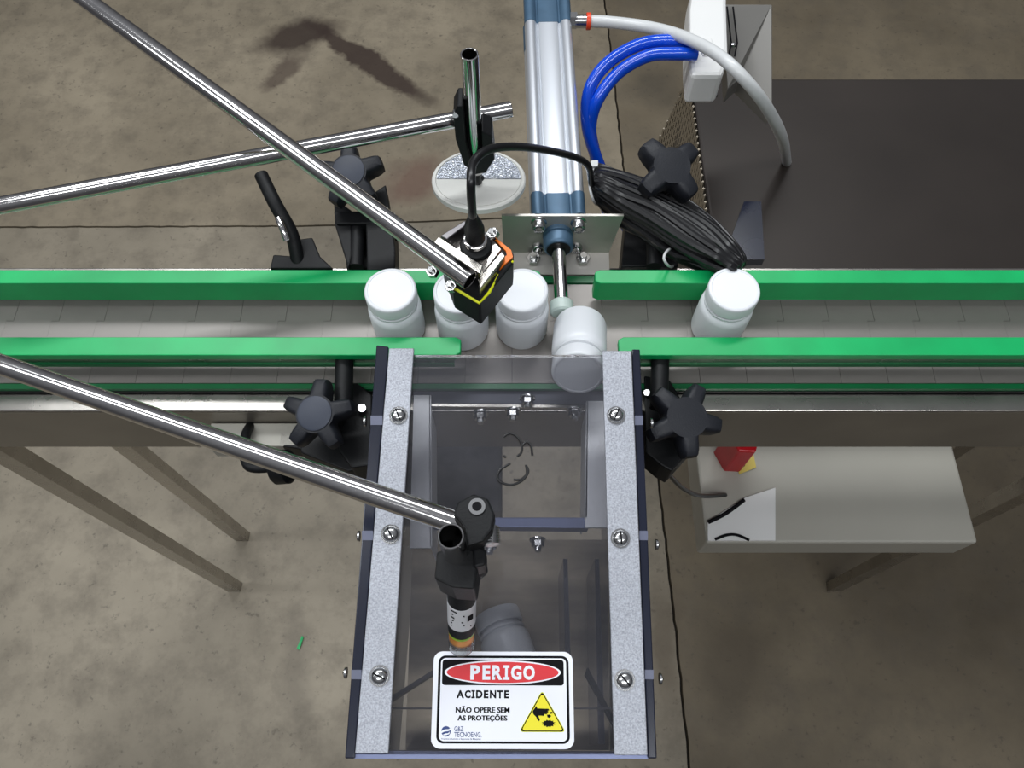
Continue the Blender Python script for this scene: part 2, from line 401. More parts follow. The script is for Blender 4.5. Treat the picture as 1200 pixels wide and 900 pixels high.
# ---------------------------------------------------------------- pneumatic cylinder
AX = .0405; AZ = .027; yaw = .018                       # axis
def CY(s, dx=0, dz=0): return Vector((AX-yaw*(s-.3)+dx, s, AZ+dz))
ydir = (CY(1)-CY(0)).normalized()
Yf = .4045; Yb = PD(640, 22, 1).y
def y_at(py, z): return P(640, py, z).y
Yc0 = y_at(252, AZ+.02); Yc1 = y_at(224, AZ+.022); Yc2 = y_at(23, AZ+.022)
cylr = thing('air_cylinder', CY(Yc0), 'pneumatic cylinder with ribbed aluminium barrel and blue grey ends behind the conveyor', 'air cylinder')
def cyl_prof(s=1.0):                                      # profile in local x (across), z
    w2 = .0225*s; pts = []
    half = [(.0, .0195), (.0085, .0195), (.0095, .0188), (.0100, .0178), (.0112, .0182), (.0125, .0205), (.0150, .0222), (.0180, .0225), (.0207, .0212), (.0222, .0185), (.0225, .0150), (.0210, .0115), (.0190, .0100), (.0190, 0)]
    q = half; top = [(-x, y) for x, y in q[::-1]] + q[1:]
    bot = [(x, -y) for x, y in top[::-1]][1:-1]
    return [(x*s, y*s) for x, y in top+bot]
def CF(y): return frame(CY(y), ydir, (1, 0, 0))
bm = NB(); prism(bm, cyl_prof(), CF(Yc1), 0, Yc2-Yc1); obj('barrel', bm, M_alu, cylr, smooth=True)
def end_cap(ya, yb):
    b = NB(); prism(b, cyl_prof(1.015), CF(ya), 0, yb-ya)
    return b
obj('front_cap', end_cap(Yc0, Yc1), M_blueg, cylr, smooth=True)
obj('rear_cap', end_cap(Yc2, Yc2+.035), M_blueg, cylr, smooth=True)
Yn = y_at(284, AZ+.01)
bm = NB(); lathe(bm, [(.0, 0), (.0112, 0), (.0124, .0012), (.0128, .003), (.0128, .0100), (.0118, .0105), (.0118, .012), (.0130, .0125), (.0130, Yc0-Yn), (0, Yc0-Yn)], CF(Yn), 40); obj('rod_nose', bm, M_blueg, cylr, smooth=True)
bm = NB(); cyl(bm, CY(Yn-.0004), CY(Yn), .0100, 28); obj('rod_seal', bm, M_black, cylr, smooth=True)
bm = NB(); cyl(bm, CY(Yn+.002), CY(.3265), .0058, 28); obj('piston_rod', bm, M_chrome, cylr, smooth=True)
bm = NB(); lathe(bm, [(0, 0), (.008, 0), (.0095, .0015), (.0095, .010), (.008, .0115), (.0065, .0115), (0, .0115)], CF(.3165), 32); obj('pusher_head', bm, mat('pusher_nylon', (190, 205, 198), .4), cylr, smooth=True)
for sx in (-1, 1):
    for sz in (1, -1):
        b = NB(); c = CY(Yc0-.0105, sx*.0165, sz*.0145)
        lathe(b, [(0, .0), (.0026, 0), (.0026, .002), (.0045, .002), (.0045, -.0005), (.0050, -.0002), (.0055, .0012), (.0055, .0062), (.0068, .0066), (.0068, .0102), (0, .0102)], frame(c, ydir), 20)
        obj('bolt', b, M_bolt, cylr, smooth=True)
# fitting on the barrel and milky tube
fp = P(676, 24, .045); fd = Vector((1, -.04, 0))
ft = thing('push_fitting', fp, 'chrome elbow push fitting with orange red ring on the rear end of the cylinder', 'fitting')
bm = NB(); prism(bm, circ(.0075, 6), frame(P(668, 24, .045), fd), 0, .0065); cyl(bm, P(674, 25, .045), P(687, 25, .045), .0062, 24); obj('fitting_body', bm, M_bolt, ft, smooth=True)
bm = NB(); cyl(bm, P(687, 25, .045), P(692, 25, .045), .0078, 28); obj('release_ring', bm, M_orange, ft, smooth=True, bevel=.0006)
bm = NB(); sweep(bm, [P(691, 25, .045), P(715, 26, .047), P(760, 32, .055), P(800, 43, .07), P(838, 62, .08), P(868, 88, .08), P(896, 122, .05), P(916, 160, -.02), P(922, 190, -.149)], .0055, 14)
tag(obj('air_tube', bm, M_wtube, smooth=True), 'milky white air tube arching from the orange ringed fitting over the white box', 'tube')

# cylinder bracket
br = thing('cylinder_bracket', (AX, Yc0, 0), 'folded stainless bracket carrying the cylinder behind the far rails', 'bracket')
zt = .049
TL, TR = P(588, 254, zt), P(731, 250, zt)
bm = NB(); yb_ = Yc0-.0025
def brx(px, py, z): return P(px, py, z).x
pl = [Vector((brx(588, 254, zt), yb_, zt)), Vector((brx(731, 252, zt), yb_, zt)), Vector((brx(712, 292, 0), yb_-.006, .006)), Vector((brx(590, 292, 0), yb_-.006, .006))]
loft(bm, pl, (0, .0022, 0)); obj('mounting_plate', bm, M_brk, br)
ya = P(600, 292, .006).y
bm = NB(); xl, xr = pl[3].x, pl[2].x
loft(bm, [Vector((xl, yb_-.006, .006)), Vector((xr, yb_-.006, .006)), Vector((xr, .371, .002)), Vector((xl, .371, .002))], (0, 0, -.0022)); obj('foot_plate', bm, M_brk, br)
for px, py in ((640, 300), (640, 302), (700, 302)):
    pass
for dx in (-.022, .021):
    b = NB(); c = Vector((AX+dx, (yb_+.371)/2, .005)); prism(b, circ(.0062, 6), frame(c, (0, 0, 1)), 0, .004); cyl(b, c, c+Vector((0, 0, .008)), .0033, 16); obj('hex_bolt', b, M_bolt, br, bevel=.0004)
# ---------------------------------------------------------------- blue hoses
for k, (pts, lab) in enumerate((
    ([(816, 54, .06), (790, 48, .062), (750, 52, .06), (712, 74, .05), (691, 105, .035), (688, 145, .01), (699, 185, -.02), (716, 225, -.06), (735, 270, -.13)], 'outer blue hose curving from the white box down beside the cylinder'),
    ([(816, 64, .06), (790, 63, .062), (758, 66, .058), (724, 86, .045), (700, 118, .03), (692, 150, .005), (697, 180, -.02), (706, 225, -.07), (716, 270, -.14)], 'inner blue hose curving from the white box, lower of the pair'))):
    bm = NB(); sweep(bm, [P(*p) for p in pts], .0058, 18); tag(obj('air_hose', bm, M_bhose, smooth=True), lab, 'hose')

# ---------------------------------------------------------------- star knob clamps
def knob(parent, c, axis, rad, n, rot, cap=True, text=False):
    M = frame(c, axis); N = n*16; rings = [(.86, -.35), (.97, -.28), (1, .05), (.96, .22), (.84, .30), (.55, .36)]
    b = NB(); prev = None
    for s, z in rings:
        ring = []
        for i in range(N):
            a = 2*math.pi*i/N; v = (1+math.cos(n*a))/2; r = .50+.50*min(1, (v**1.3)*1.25)
            r = r if s > .6 else .55
            rr = rad*r*(s if s > .6 else .95)
            ring.append(b.verts.new(M @ Vector((rr*math.cos(a+rot), rr*math.sin(a+rot), z*rad))))
        if prev:
            for i in range(N): b.faces.new((prev[i], prev[(i+1) % N], ring[(i+1) % N], ring[i]))
        else: b.faces.new(ring[::-1])
        prev = ring
    b.faces.new(prev)
    k = obj('knob', b, M_knob, parent, smooth=True)
    b = NB(); lathe(b, [(0, -1.25*rad), (.34*rad, -1.25*rad), (.44*rad, -.33*rad), (0, -.33*rad)], M, 24); obj('knob_hub', b, M_black, parent, smooth=True)
    if cap:
        b = NB(); lathe(b, [(0, .35*rad), (.47*rad, .35*rad), (.47*rad, .39*rad), (.42*rad, .41*rad), (0, .41*rad)], M, 32); obj('cap_disc', b, M_knobcap, k, smooth=True)
    return k
def block(parent, name, poly, z, t, m=None, bev=.0012):
    b = NB(); loft(b, [P(x, y, z) for x, y in poly], (0, 0, -t)); return obj(name, b, m or M_black, parent, bevel=bev)
# top left
t = thing('star_knob_clamp', P(425, 300, .01), 'black rail clamp with knob behind the far rail, crossed by the diagonal tube', 'clamp')
knob(t, P(412, 206, .055), (-.05, -.35, 1), .0285, 5, R(95))
block(t, 'clamp_jaw', [(391, 232), (412, 246), (412, 300), (408, 314), (392, 262)], .028, .022)
block(t, 'clamp_jaw', [(428, 232), (452, 216), (463, 290), (463, 316), (430, 316)], .030, .024)
block(t, 'clamp_bridge', [(391, 247), (460, 247), (461, 262), (394, 262)], .031, .026)
b = NB(); cyl(b, P(419, 255, .022), P(417, 314, .022), .0062, 20); obj('support_rod', b, M_black, t, smooth=True)
block(t, 'clamp_foot', [(402, 262), (462, 262), (463, 314), (406, 314)], .008, .03)
# top right
t = thing('star_knob_clamp', P(760, 300, .01), 'black rail clamp with four lobed knob sticking up behind the cable coil', 'clamp')
knob(t, P(783, 200, .06), (.12, -.30, 1), .0300, 4, R(42), cap=False)
block(t, 'clamp_jaw', [(735, 240), (790, 235), (795, 312), (728, 312)], .004, .03)
b = NB(); cyl(b, P(765, 250, .018), P(766, 313, .018), .0062, 20); obj('support_rod', b, M_black, t, smooth=True)
# bottom left
t = thing('star_knob_clamp', P(400, 520, -.03), 'black rail clamp with bluish capped knob left of the chute', 'clamp')
knob(t, P(374, 487, .034), (-.1, -.25, 1), .0275, 5, R(158))
b = NB(); cyl(b, P(404, 412, .022), P(402, 480, .020), .0072, 20); obj('support_rod', b, M_black, t, smooth=True)
block(t, 'clamp_jaw', [(392, 452), (418, 448), (436, 462), (434, 545), (412, 548), (392, 520)], .004, .035)
block(t, 'clamp_jaw', [(352, 506), (392, 500), (434, 512), (430, 548), (408, 552), (352, 530)], -.006, .03)
block(t, 'clamp_foot', [(328, 506), (364, 508), (362, 528), (326, 522)], -.03, .02)
b = NB(); cyl(b, P(424, 478, .010), P(424, 478, -.01), .0032, 14); obj('hex_bolt', b, M_bolt, t)
# bottom right
t = thing('star_knob_clamp', P(785, 520, -.03), 'black rail clamp with plain knob at the right edge of the chute', 'clamp')
knob(t, P(800, 492, .036), (.12, -.22, 1), 0.029, 5, R(62), cap=False)
b = NB(); cyl(b, P(774, 414, .022), P(772, 478, .020), .0072, 20); obj('support_rod', b, M_black, t, smooth=True)
block(t, 'clamp_jaw', [(755, 440), (785, 445), (800, 470), (812, 500), (814, 522), (787, 552), (775, 545), (757, 530)], .002, .03)
for x, y in ((758, 460), (768, 506)):
    b = NB(); cyl(b, P(x, y, .006), P(x, y, -.004), .0026, 14); obj('screw', b, M_bolt, t)
# lever clamp, cut by the left of the photo
t = thing('lever_clamp', P(345, 300, .01), 'black lever clamp beside the far rail at the left, with a shiny slot', 'clamp')
b = NB(); sweep(b, [P(306, 205, .05), P(322, 238, .045), P(342, 275, .03), P(350, 312, .012)], .0058, 14); obj('lever', b, M_black, t, smooth=True)
b = NB(); sweep(b, [P(326, 256, .052), P(331, 268, .050), P(336, 282, .044)], .0028, 10); obj('slot_insert', b, M_chrome, t, smooth=True)
block(t, 'clamp_jaw', [(350, 280), (366, 278), (375, 300), (390, 314), (316, 314), (320, 298), (346, 300)], .018, .025)

# ---------------------------------------------------------------- tubes, reflector, upper sensor
hz = P(599, 128, .125); hl = P(328, 179, .125); hl2 = hl+(hl-hz)*1.5
bm = NB(); hollow(bm, hl2, hz, .0061, .0012); tag(obj('support_tube', bm, M_chrome, smooth=True), 'thin chrome tube running slightly uphill behind, holding the reflector clamp', 'tube')
vx = P(550, 63, .195); vb = Vector((vx.x, vx.y, .082))
bm = NB(); hollow(bm, vb, vx, .0061, .0011); tag(obj('reflector_post', bm, M_chrome, smooth=True), 'short upright chrome tube with open top above the round reflector', 'tube')
t = thing('tube_clamp', (vx.x, vx.y, .09), 'black cross clamp joining the upright tube and the thin horizontal tube above the reflector', 'clamp')
bm = NB(); c = P(552, 118, .158)
def vblock(b, pts2, y0_, y1_):                             # polygon in x,z, thick along y
    loft(b, [Vector((x, y0_, z)) for x, z in pts2], (0, y1_-y0_, 0))
X = vx.x
vblock(bm, [(X-.0135, .150), (X-.010, .158), (X-.0062, .158), (X-.0062, .12), (X-.002, .098), (X-.002, .088), (X-.009, .098), (X-.0135, .125)], vx.y-.009, vx.y+.009); obj('clamp_jaw', bm, M_black, t, bevel=.001)
bm = NB(); vblock(bm, [(X+.0062, .135), (X+.0135, .130), (X+.0150, .105), (X+.008, .090), (X-.001, .088), (X-.001, .10), (X+.0062, .112)], vx.y-.010, vx.y+.009); obj('clamp_jaw', bm, M_black, t, bevel=.001)
bm = NB(); cyl(bm, (X-.012, vx.y-.010, .15), (X-.012, vx.y-.006, .15), .0022, 14); obj('screw', bm, M_bolt, t)
rc = P(561, 211, .062); rn = Vector((0, .20, 1)).normalized()
t = thing('reflector', rc, 'round white prism reflector, its far half sparkling, below the upright chrome tube', 'reflector')
M = frame(rc, rn, (1, 0, 0)); rr = .0385
bm = NB(); lathe(bm, [(0, -.004), (rr-.001, -.004), (rr, -.003), (rr, .001), (rr-.001, .002), (rr-.003, .002), (rr-.0035, .0008), (0, .0008)], M, 64); obj('housing', bm, M_rim, t, smooth=True)
bm = NB(); prism(bm, [((rr-.004)*math.cos(R(a)), .0002+(rr-.004)*math.sin(R(a))) for a in range(0, 181, 6)], M, .0008, .0018); obj('prism_face', bm, M_prism, t)
bm = NB(); prism(bm, [((rr-.004)*math.cos(R(a)), -.001-(rr-.006)*math.sin(R(a))) for a in range(0, 181, 6)], M, .0008, .0015); obj('plain_face', bm, M_rim, t)
bm = NB(); lathe(bm, [(0, .001), (.0045, .001), (.0045, .0022), (0, .0022)], M, 20); obj('washer', bm, M_black, t)
bm = NB(); prism(bm, circ(.0026, 6), M, .0022, .0045); obj('screw', bm, M_bolt, t)
bm = NB(); sweep(bm, [Vector((X, vx.y, .088)), Vector((X, vx.y, .072)), rc-rn*.005], .0035, 10); obj('stem', bm, M_black, t)

# diagonal tube and photo sensor
da, db = P(328, 166, .158), P(551, 329, .147)
da2 = da+(da-db)*1.25
bm = NB(); hollow(bm, da2, db, .0066, .0010); tag(obj('sensor_tube', bm, M_chrome, smooth=True), 'long chrome tube slanting from upper left to the black and yellow sensor', 'tube')
t = thing('photo_sensor', P(565, 320, .10), 'black photoelectric sensor with orange and yellow trim hanging over the bottles on the slanted tube', 'sensor')
zs = .132
body = [(513, 309), (531, 337), (562, 358), (590, 318), (602, 299), (583, 277), (560, 265)]
b = NB(); loft(b, [P(x, y, zs) for x, y in [(516, 300), (530, 336), (562, 356), (601, 308), (602, 296), (580, 276), (552, 268)]], (0, 0, -.028)); obj('housing', b, M_black, t, bevel=.0015)
def strip(name, pts, m, z, r):
    b = NB(); sweep(b, [P(x, y, z) for x, y in pts], r, 8, k=1); obj(name, b, m, t)
strip('yellow_trim', [(531, 337), (562, 355), (573, 343), (584, 322)], M_yellowf, zs-.001, .0011)
strip('yellow_trim', [(584, 322), (601, 306)], M_yellowf, zs-.001, .0009)
b = NB(); loft(b, [P(x, y, zs+.0015) for x, y in [(579, 280), (584, 281), (599, 293), (601, 301), (589, 312), (584, 317), (587, 304), (594, 299), (593, 294)]], (0, 0, -.002)); obj('orange_trim', b, M_orangef, t)
b = NB(); loft(b, [P(x, y, zs+.004) for x, y in [(508, 284), (516, 278), (550, 257), (575, 275), (589, 292), (559, 330), (563, 318)][0:1] + [(547, 262), (568, 270), (588, 292), (560, 328), (562, 313)]], (0, 0, -.003)); obj('top_plate', b, M_steel, t, bevel=.0006)
b = NB(); loft(b, [P(x, y, .148) for x, y in [(508, 284), (514, 277), (566, 311), (563, 321)]], (0, 0, -.012)); obj('side_bracket', b, M_steel, t, bevel=.0006)
b = NB(); loft(b, [P(x, y, .146) for x, y in [(516, 276), (545, 258), (547, 263), (524, 280)]], (0, 0, -.012)); obj('side_bracket', b, M_dsteel, t, bevel=.0006)
b = NB(); loft(b, [P(x, y, zs+.008) for x, y in [(560, 326), (588, 294), (592, 300), (562, 340)]], (0, 0, -.009)); obj('end_bracket', b, M_steel, t, bevel=.0006)
for x, y in ((506, 318), (528, 335), (577, 273)):
    z = .140 if x > 570 else .134
    b = NB(); c = P(x, y, z); prism(b, circ(.0042, 6), frame(c, (-.3, -.3, 1)), -.004, .001); cyl(b, c, c+Vector((-.001, -.001, .004)), .0022, 12); obj('hex_bolt', b, M_bolt, t, bevel=.0004)
c0 = P(558, 290, zs+.004); cd = (P(555, 262, .168)-c0).normalized()
b = NB(); lathe(b, [(0, 0), (.0100, 0), (.0100, .002), (.0108, .0025), (.0100, .004), (.0075, .005), (0, .005)], frame(c0, cd), 28); obj('connector_ring', b, M_black, t, smooth=True)
b = NB(); lathe(b, [(0, .005), (.0070, .005), (.0070, .009), (.0078, .0095), (.0078, .013), (.0068, .0135), (0, .0135)], frame(c0, cd), 28); obj('connector_nut', b, M_chrome, t, smooth=True)
ctop = c0+cd*.034
b = NB(); lathe(b, [(0, .013), (.0066, .013), (.0066, .026), (.0055, .029), (.0058, .031), (.0040, .037), (.0028, .043), (0, .043)], frame(c0, cd), 24); obj('connector_sleeve', b, M_black, t, smooth=True)
cend = c0+cd*.040
bm = NB(); sweep(bm, [cend, c0+cd*.05, P(552, 215, .205), P(555, 190, .205), P(574, 175, .20), P(610, 172, .18), P(650, 178, .14), P(678, 186, .11), P(690, 196, .09), P(693, 214, .06), P(700, 228, .03)], .0027, 12, 10)
tag(obj('sensor_cable', bm, M_cable, smooth=True), 'black cable looping from the yellow trimmed sensor over the cylinder to the coil', 'cable')

# coil of cable
t = thing('cable_coil', P(780, 270, -.02), 'thick coil of black cable tied with white ties, lying behind the right far rail', 'cable')
for i in range(17):
    f = i/16; dz = .045*math.sin(math.pi*f)-.01+random.uniform(-.004, .004); o = -30+60*f
    r_ = random.uniform
    UP = [(697, 197), (735, 205), (780, 222), (830, 250), (858, 282), (870, 306)]; LO = [(696, 232), (722, 256), (752, 276), (786, 302), (826, 316), (858, 322)]
    pts = [(u[0]+(l[0]-u[0])*f+r_(-3, 3), u[1]+(l[1]-u[1])*f+r_(-3, 3)) for u, l in zip(UP, LO)]
    back = [(840, 312), (780, 290), (735, 258), (705, 226)]
    b = NB(); sweep(b, [P(x, y, .032+dz*.7) for x, y in pts] + [P(x+r_(-5, 5), y+r_(-5, 3), -.012-.01*f) for x, y in back], .0032, 8, 6, closed=True)
    obj('strand', b, M_cable, t, smooth=True)
for x, y, h in ((696, 216, 20), (783, 302, 9)):
    b = NB(); sweep(b, [P(x, y-h, .05), P(x-5, y, .056), P(x, y+h, .045), P(x+6, y+h, .0), P(x+8, y-h, .0)], .0011, 8, 6, closed=True); obj('cable_tie', b, M_wtube, t)
b = NB(); c = P(697, 193, .055); prism(b, rrect(-.003, -.0025, .003, .0025, .001), frame(c, (-.2, -.3, 1)), 0, .003); obj('tie_head', b, M_wtube, t)

# ---------------------------------------------------------------- dark cabinet, grille side, white box (upper right)
ZT = -.15
xe = P(818, 180, ZT).x; ybk = P(800, 92, ZT).y
t = thing('dark_cabinet', (xe+.3, .6, FZ), 'dark brown metal cabinet with a perforated side behind the right of the conveyor', 'cabinet')
yfr = .385
bm = NB(); box(bm, (xe+.004, yfr, ZT-.2), (xe+.75, ybk, ZT)); obj('cabinet_body', bm, M_cab, t, bevel=.003)
TBk, TFr = P(809, 84, ZT), Vector((xe+.002, yfr, ZT-.002)); BBk = P(764, 182, ZT-.28); BFr = Vector((BBk.x+.015, yfr, ZT-.20))
bm = NB(); loft(bm, [TBk, TFr, BFr, BBk], (.006, 0, -.002)); obj('side_sheet', bm, M_cab, t)
def sidept(u, v):
    return TBk.lerp(TFr, u).lerp(BBk.lerp(BFr, u), v)+Vector((-.002, 0, .0005))
bm = NB()
for k in range(-14, 80):
    for s_ in (1, -1):
        pts_ = []
        for v in [i_/10 for i_ in range(11)]:
            u = k/40+s_*v*.22
            if 0 <= u <= 1: pts_.append(sidept(u, v))
        if len(pts_) > 1: sweep(bm, pts_, .0017, 4, k=1)
gr = obj('grille', bm, M_mesh, t); gr['kind'] = 'stuff'
# sloping grey side panel above the cabinet with long slots
b = NB(); loft(b, [P(845, 5, .02), P(905, 5, .02), P(905, 130, -.02), P(866, 92, -.02), P(853, 104, -.02)], (0, 0, -.02)); obj('side_panel', b, M_cab2, t, bevel=.001)
for x0_, x1_ in ((852, 857), (859, 864)):
    b = NB(); sweep(b, [P(x0_, 8, .022), P(x1_, 50, .006), P(x1_-3, 66, .0)], .0009, 6, k=1); obj('door_edge', b, M_ink, t)
for x, y in ((859, 53), (838, 111)):
    b = NB(); c = P(x, y, .004 if y < 100 else ZT+.001); lathe(b, [(0, .003), (.0025, .002), (.0032, 0), (0, 0)][::-1], frame(c, (0, 0, 1)), 14); obj('screw', b, M_bolt, t, smooth=True)
t = thing('white_box', P(835, 60, .0), 'white enamelled box at the top right with the blue hoses entering it', 'box')
zb = .05
b = NB(); loft(b, [P(808, 10, zb), P(812, -20, zb), P(852, -20, zb), P(852, 8, zb), P(854, 66, zb), P(847, 88, zb), P(810, 88, zb), P(808, 60, zb)], (0, 0, -.035)); obj('box_shell', b, M_whitep, t, bevel=.004)
b = NB(); loft(b, [P(x, y, zb+.002) for x, y in ((822, 44), (834, 44), (836, 52), (838, 64), (824, 64), (820, 54))], (0, 0, -.003)); obj('latch_plate', b, M_whitep, t, bevel=.0008)
# dark blue sheet at the cabinet corner
b = NB(); loft(b, [P(848, 304, -.05), P(872, 236, -.05), P(892, 236, -.05), P(896, 304, -.05)], (0, 0, -.01)); tag(obj('blue_panel', b, M_navy), 'dark blue panel between the dark cabinet and the right far rail', 'panel')

# ---------------------------------------------------------------- pale cabinet (lower right), red handle
ZL = -.28
t = thing('pale_cabinet', P(860, 570, ZL-.05), 'shallow pale grey electrical cabinet under the right part of the conveyor', 'cabinet')
p1, p2 = P(812, 505, ZL), P(829, 636, ZL)
xl = (p1.x+p2.x)/2
bm = NB(); box(bm, (xl, p2.y, ZL-.05), (xl+.30, .345, ZL)); obj('cabinet_body', bm, M_lcab, t, bevel=.003)
bm = NB(); loft(bm, [P(829, 612, ZL+.001), P(872, 584, ZL+.001), P(908, 572, ZL+.001), P(908, 634, ZL+.001), P(829, 634, ZL+.001)], (0, 0, .002)); obj('warning_sheet', bm, M_whitep, t)
bm = NB(); sweep(bm, [P(830, 612, ZL+.004), P(850, 602, ZL+.004), P(872, 586, ZL+.004)], .0022, 8); obj('sheet_edge', bm, M_ink, t)
bm = NB(); sweep(bm, [P(838, 632, ZL+.004), P(852, 627, ZL+.004), P(864, 627, ZL+.004), P(878, 633, ZL+.004)], .0016, 6); obj('printed_arc', bm, M_ink, t)
bm = NB(); loft(bm, [P(x, y, ZL+.001) for x, y in ((862, 536), (871, 524), (880, 520), (886, 548), (866, 556))], (0, 0, .001)); obj('yellow_label', bm, mat('label_yellow', (206, 186, 90), .5), t)
bm = NB(); loft(bm, [P(x, y, ZL+.0025) for x, y in ((866, 538), (870, 534), (873, 546), (868, 549))], (0, 0, .0005)); obj('label_print', bm, M_ink, t)
t = thing('red_handle', P(865, 515, ZL), 'red handle on the pale cabinet just under the conveyor at the right', 'handle')
bm = NB(); loft(bm, [P(x, y, -.20) for x, y in ((844, 500), (900, 498), (904, 512), (880, 512), (852, 510), (845, 509))], (0, 0, -.02)); obj('grip', bm, M_red, t, bevel=.002)
bm = NB(); loft(bm, [P(x, y, -.215) for x, y in ((852, 505), (892, 505), (886, 530), (866, 529))], (0, 0, -.066)); obj('stem', bm, M_red, t, bevel=.002)
bm = NB(); sweep(bm, [P(770, 540, -.06), P(783, 555, -.1), P(800, 572, -.16), P(822, 581, -.22), P(850, 580, -.27)], .0024, 10); tag(obj('thin_cable', bm, M_cable, smooth=True), 'thin black cable sagging from the right clamp to the pale cabinet', 'cable')

# ---------------------------------------------------------------- pale guard plate and wheel at the left under the conveyor
bm = NB(); box(bm, (P(250, 480, -.03).x, .225, -.055), (P(366, 480, -.03).x, .2455, -.03))
tag(obj('support_bracket', bm, M_lcab, bevel=.001), 'pale metal bracket fixed to the conveyor side at the left, behind the bluish capped knob', 'bracket')
t = thing('rail_adjuster', P(338, 548, -.03), 'small black ribbed handwheel under the lower slanted tube at the left', 'adjuster')
bm = NB(); lathe(bm, [(0, 0), (.012, 0), (.0135, .002), (.0135, .012), (.011, .014), (.006, .0145), (0, .0145)], frame(P(322, 548, -.01), (1, 0, .25)), 28); obj('rim', bm, M_black, t, smooth=True)
bm = NB(); cyl(bm, P(352, 548, -.006), P(358, 549, -.004), .0016, 10); obj('axle_end', bm, M_bolt, t)
bm = NB(); sweep(bm, [P(318, 548, -.008), P(290, 545, -.01), P(288, 510, -.02), P(300, 492, -.045)], .004, 10); obj('axle', bm, M_black, t, smooth=True)

bm = NB(); loft(bm, [P(348, 760, FZ+.001), P(354, 745, FZ+.003), P(356, 747, FZ+.002), P(351, 762, FZ+.001)], (0, 0, .002)); tag(obj('plastic_scrap', bm, M_green), 'tiny green plastic scrap lying on the concrete left of the guard', 'scrap')
# ---------------------------------------------------------------- chute guard
zT, zB = .075, .043
TLc, TRc = P(441, 408, zT), P(750, 410, zT); BLc, BRc = P(404, 889, zB), P(770, 889, zB)
ex = (TRc-TLc+BRc-BLc).normalized(); ey = ((BLc+BRc)-(TLc+TRc)).normalized(); nn = ex.cross(-ey).normalized()
O = (TLc+TRc+BLc+BRc)/4
def S(px, py, h=0.0):
    d = ray(px, py); o = O+nn*h; return CAM+d*((o-CAM).dot(nn)/d.dot(nn))
def spl(name, poly, h, t_, m, parent, bev=0):
    b = NB(); loft(b, [S(x, y, h) for x, y in poly], -nn*t_); return obj(name, b, m, parent, bevel=bev)
gd = thing('chute_guard', (O.x, O.y, -.22), 'smoked clear acrylic guard box with aluminium strips over the reject chute', 'machine guard')
spl('cover_sheet', [(456, 416), (740, 416), (759, 884), (416, 884)], -.0002, .003, M_smoke, gd)
# side panels: 10 mm acrylic, vertical
def side(poly, sgn):
    b = NB(); a = [S(x, y, 0) for x, y in poly]
    vs = [b.verts.new(p) for p in a]+[b.verts.new(Vector((p.x, p.y, -.16))) for p in a]
    b.faces.new(vs[:4]); b.faces.new(vs[4:][::-1])
    for i in range(4): b.faces.new((vs[i], vs[4+i], vs[4+(i+1) % 4], vs[(i+1) % 4]))
    o = obj('side_panel', b, M_navy, gd, bevel=.0008); return o
side([(441, 404), (455.5, 406), (415.5, 889), (404, 889)], -1)
side([(740.5, 409), (750, 409), (770, 889), (759.5, 889)], 1)
spl('aluminium_strip', [(456, 408), (485, 408), (455, 883), (416, 883)], .003, .003, M_spark, gd, .0005)
spl('aluminium_strip', [(706, 411), (740, 411), (759, 885), (720, 885)], .003, .003, M_spark, gd, .0005)
spl('edge_bar', [(410, 880), (762, 882), (763, 889), (408, 889)], -.0035, .006, M_bluebar, gd)
for x, y in ((467, 487), (458, 626), (445, 792), (722, 487), (727, 631), (732, 797)):
    M = frame(S(x, y, .003), nn)
    b = NB(); lathe(b, [(0, 0), (.0064, 0), (.0064, .0008), (0, .0008)], M, 28); w_ = obj('washer', b, M_bolt, gd, smooth=True)
    b = NB(); lathe(b, [(0, .0008), (.0052, .0008), (.0050, .0022), (.0038, .0036), (.0020, .0042), (0, .0043)], M, 28); s_ = obj('screw', b, M_bolt, gd, smooth=True)
    b = NB(); a = random.uniform(0, 3); box(b, (-.0042, -.0005, .0030), (.0042, .0005, .00445), M @ Matrix.Rotation(a, 4, 'Z')); obj('slot', b, M_ink, s_)
for x, y, sx in ((427, 627, -1), (412, 788, -1), (434, 492, -1), (757, 494, 1), (763, 637, 1), (767, 795, 1)):
    c = S(x, y, -.004); b = NB(); lathe(b, [(0, 0), (.0036, 0), (.0034, .0014), (0, .003)], frame(c+Vector((sx*.0035, 0, -.003)), (sx, 0, 0)), 16); obj('side_screw', b, M_bolt, gd, smooth=True)
for y in (492, 627, 790):
    f = (y-404)/485
    for xo, xi in ((441-37*f, 455.5-40*f), (750+20*f, 740.5+19*f)):
        b = NB(); loft(b, [S(xo, y-5, .0004), S(xi, y-5, .0004), S(xi, y+6, .0004), S(xo, y+6, .0004)], -nn*.01); obj('spacer', b, M_spacer, gd)
# marker drawing on the sheet
def mark(pts): 
    b = NB(); sweep(b, [S(x, y, .0002) for x, y in pts], .0008, 6, 6); o = obj('marker_line', b, M_marker, gd)
mark([(590, 512), (597, 508), (605, 511), (611, 520), (611, 530), (606, 535)])
mark([(590, 534), (593, 536)])
mark([(612, 522), (617, 518), (622, 522), (624, 534)])
mark([(598, 543), (586, 551), (583, 560), (589, 566), (600, 568), (612, 563), (619, 553), (616, 545)])
mark([(617, 547), (617, 556), (610, 562), (602, 562)])

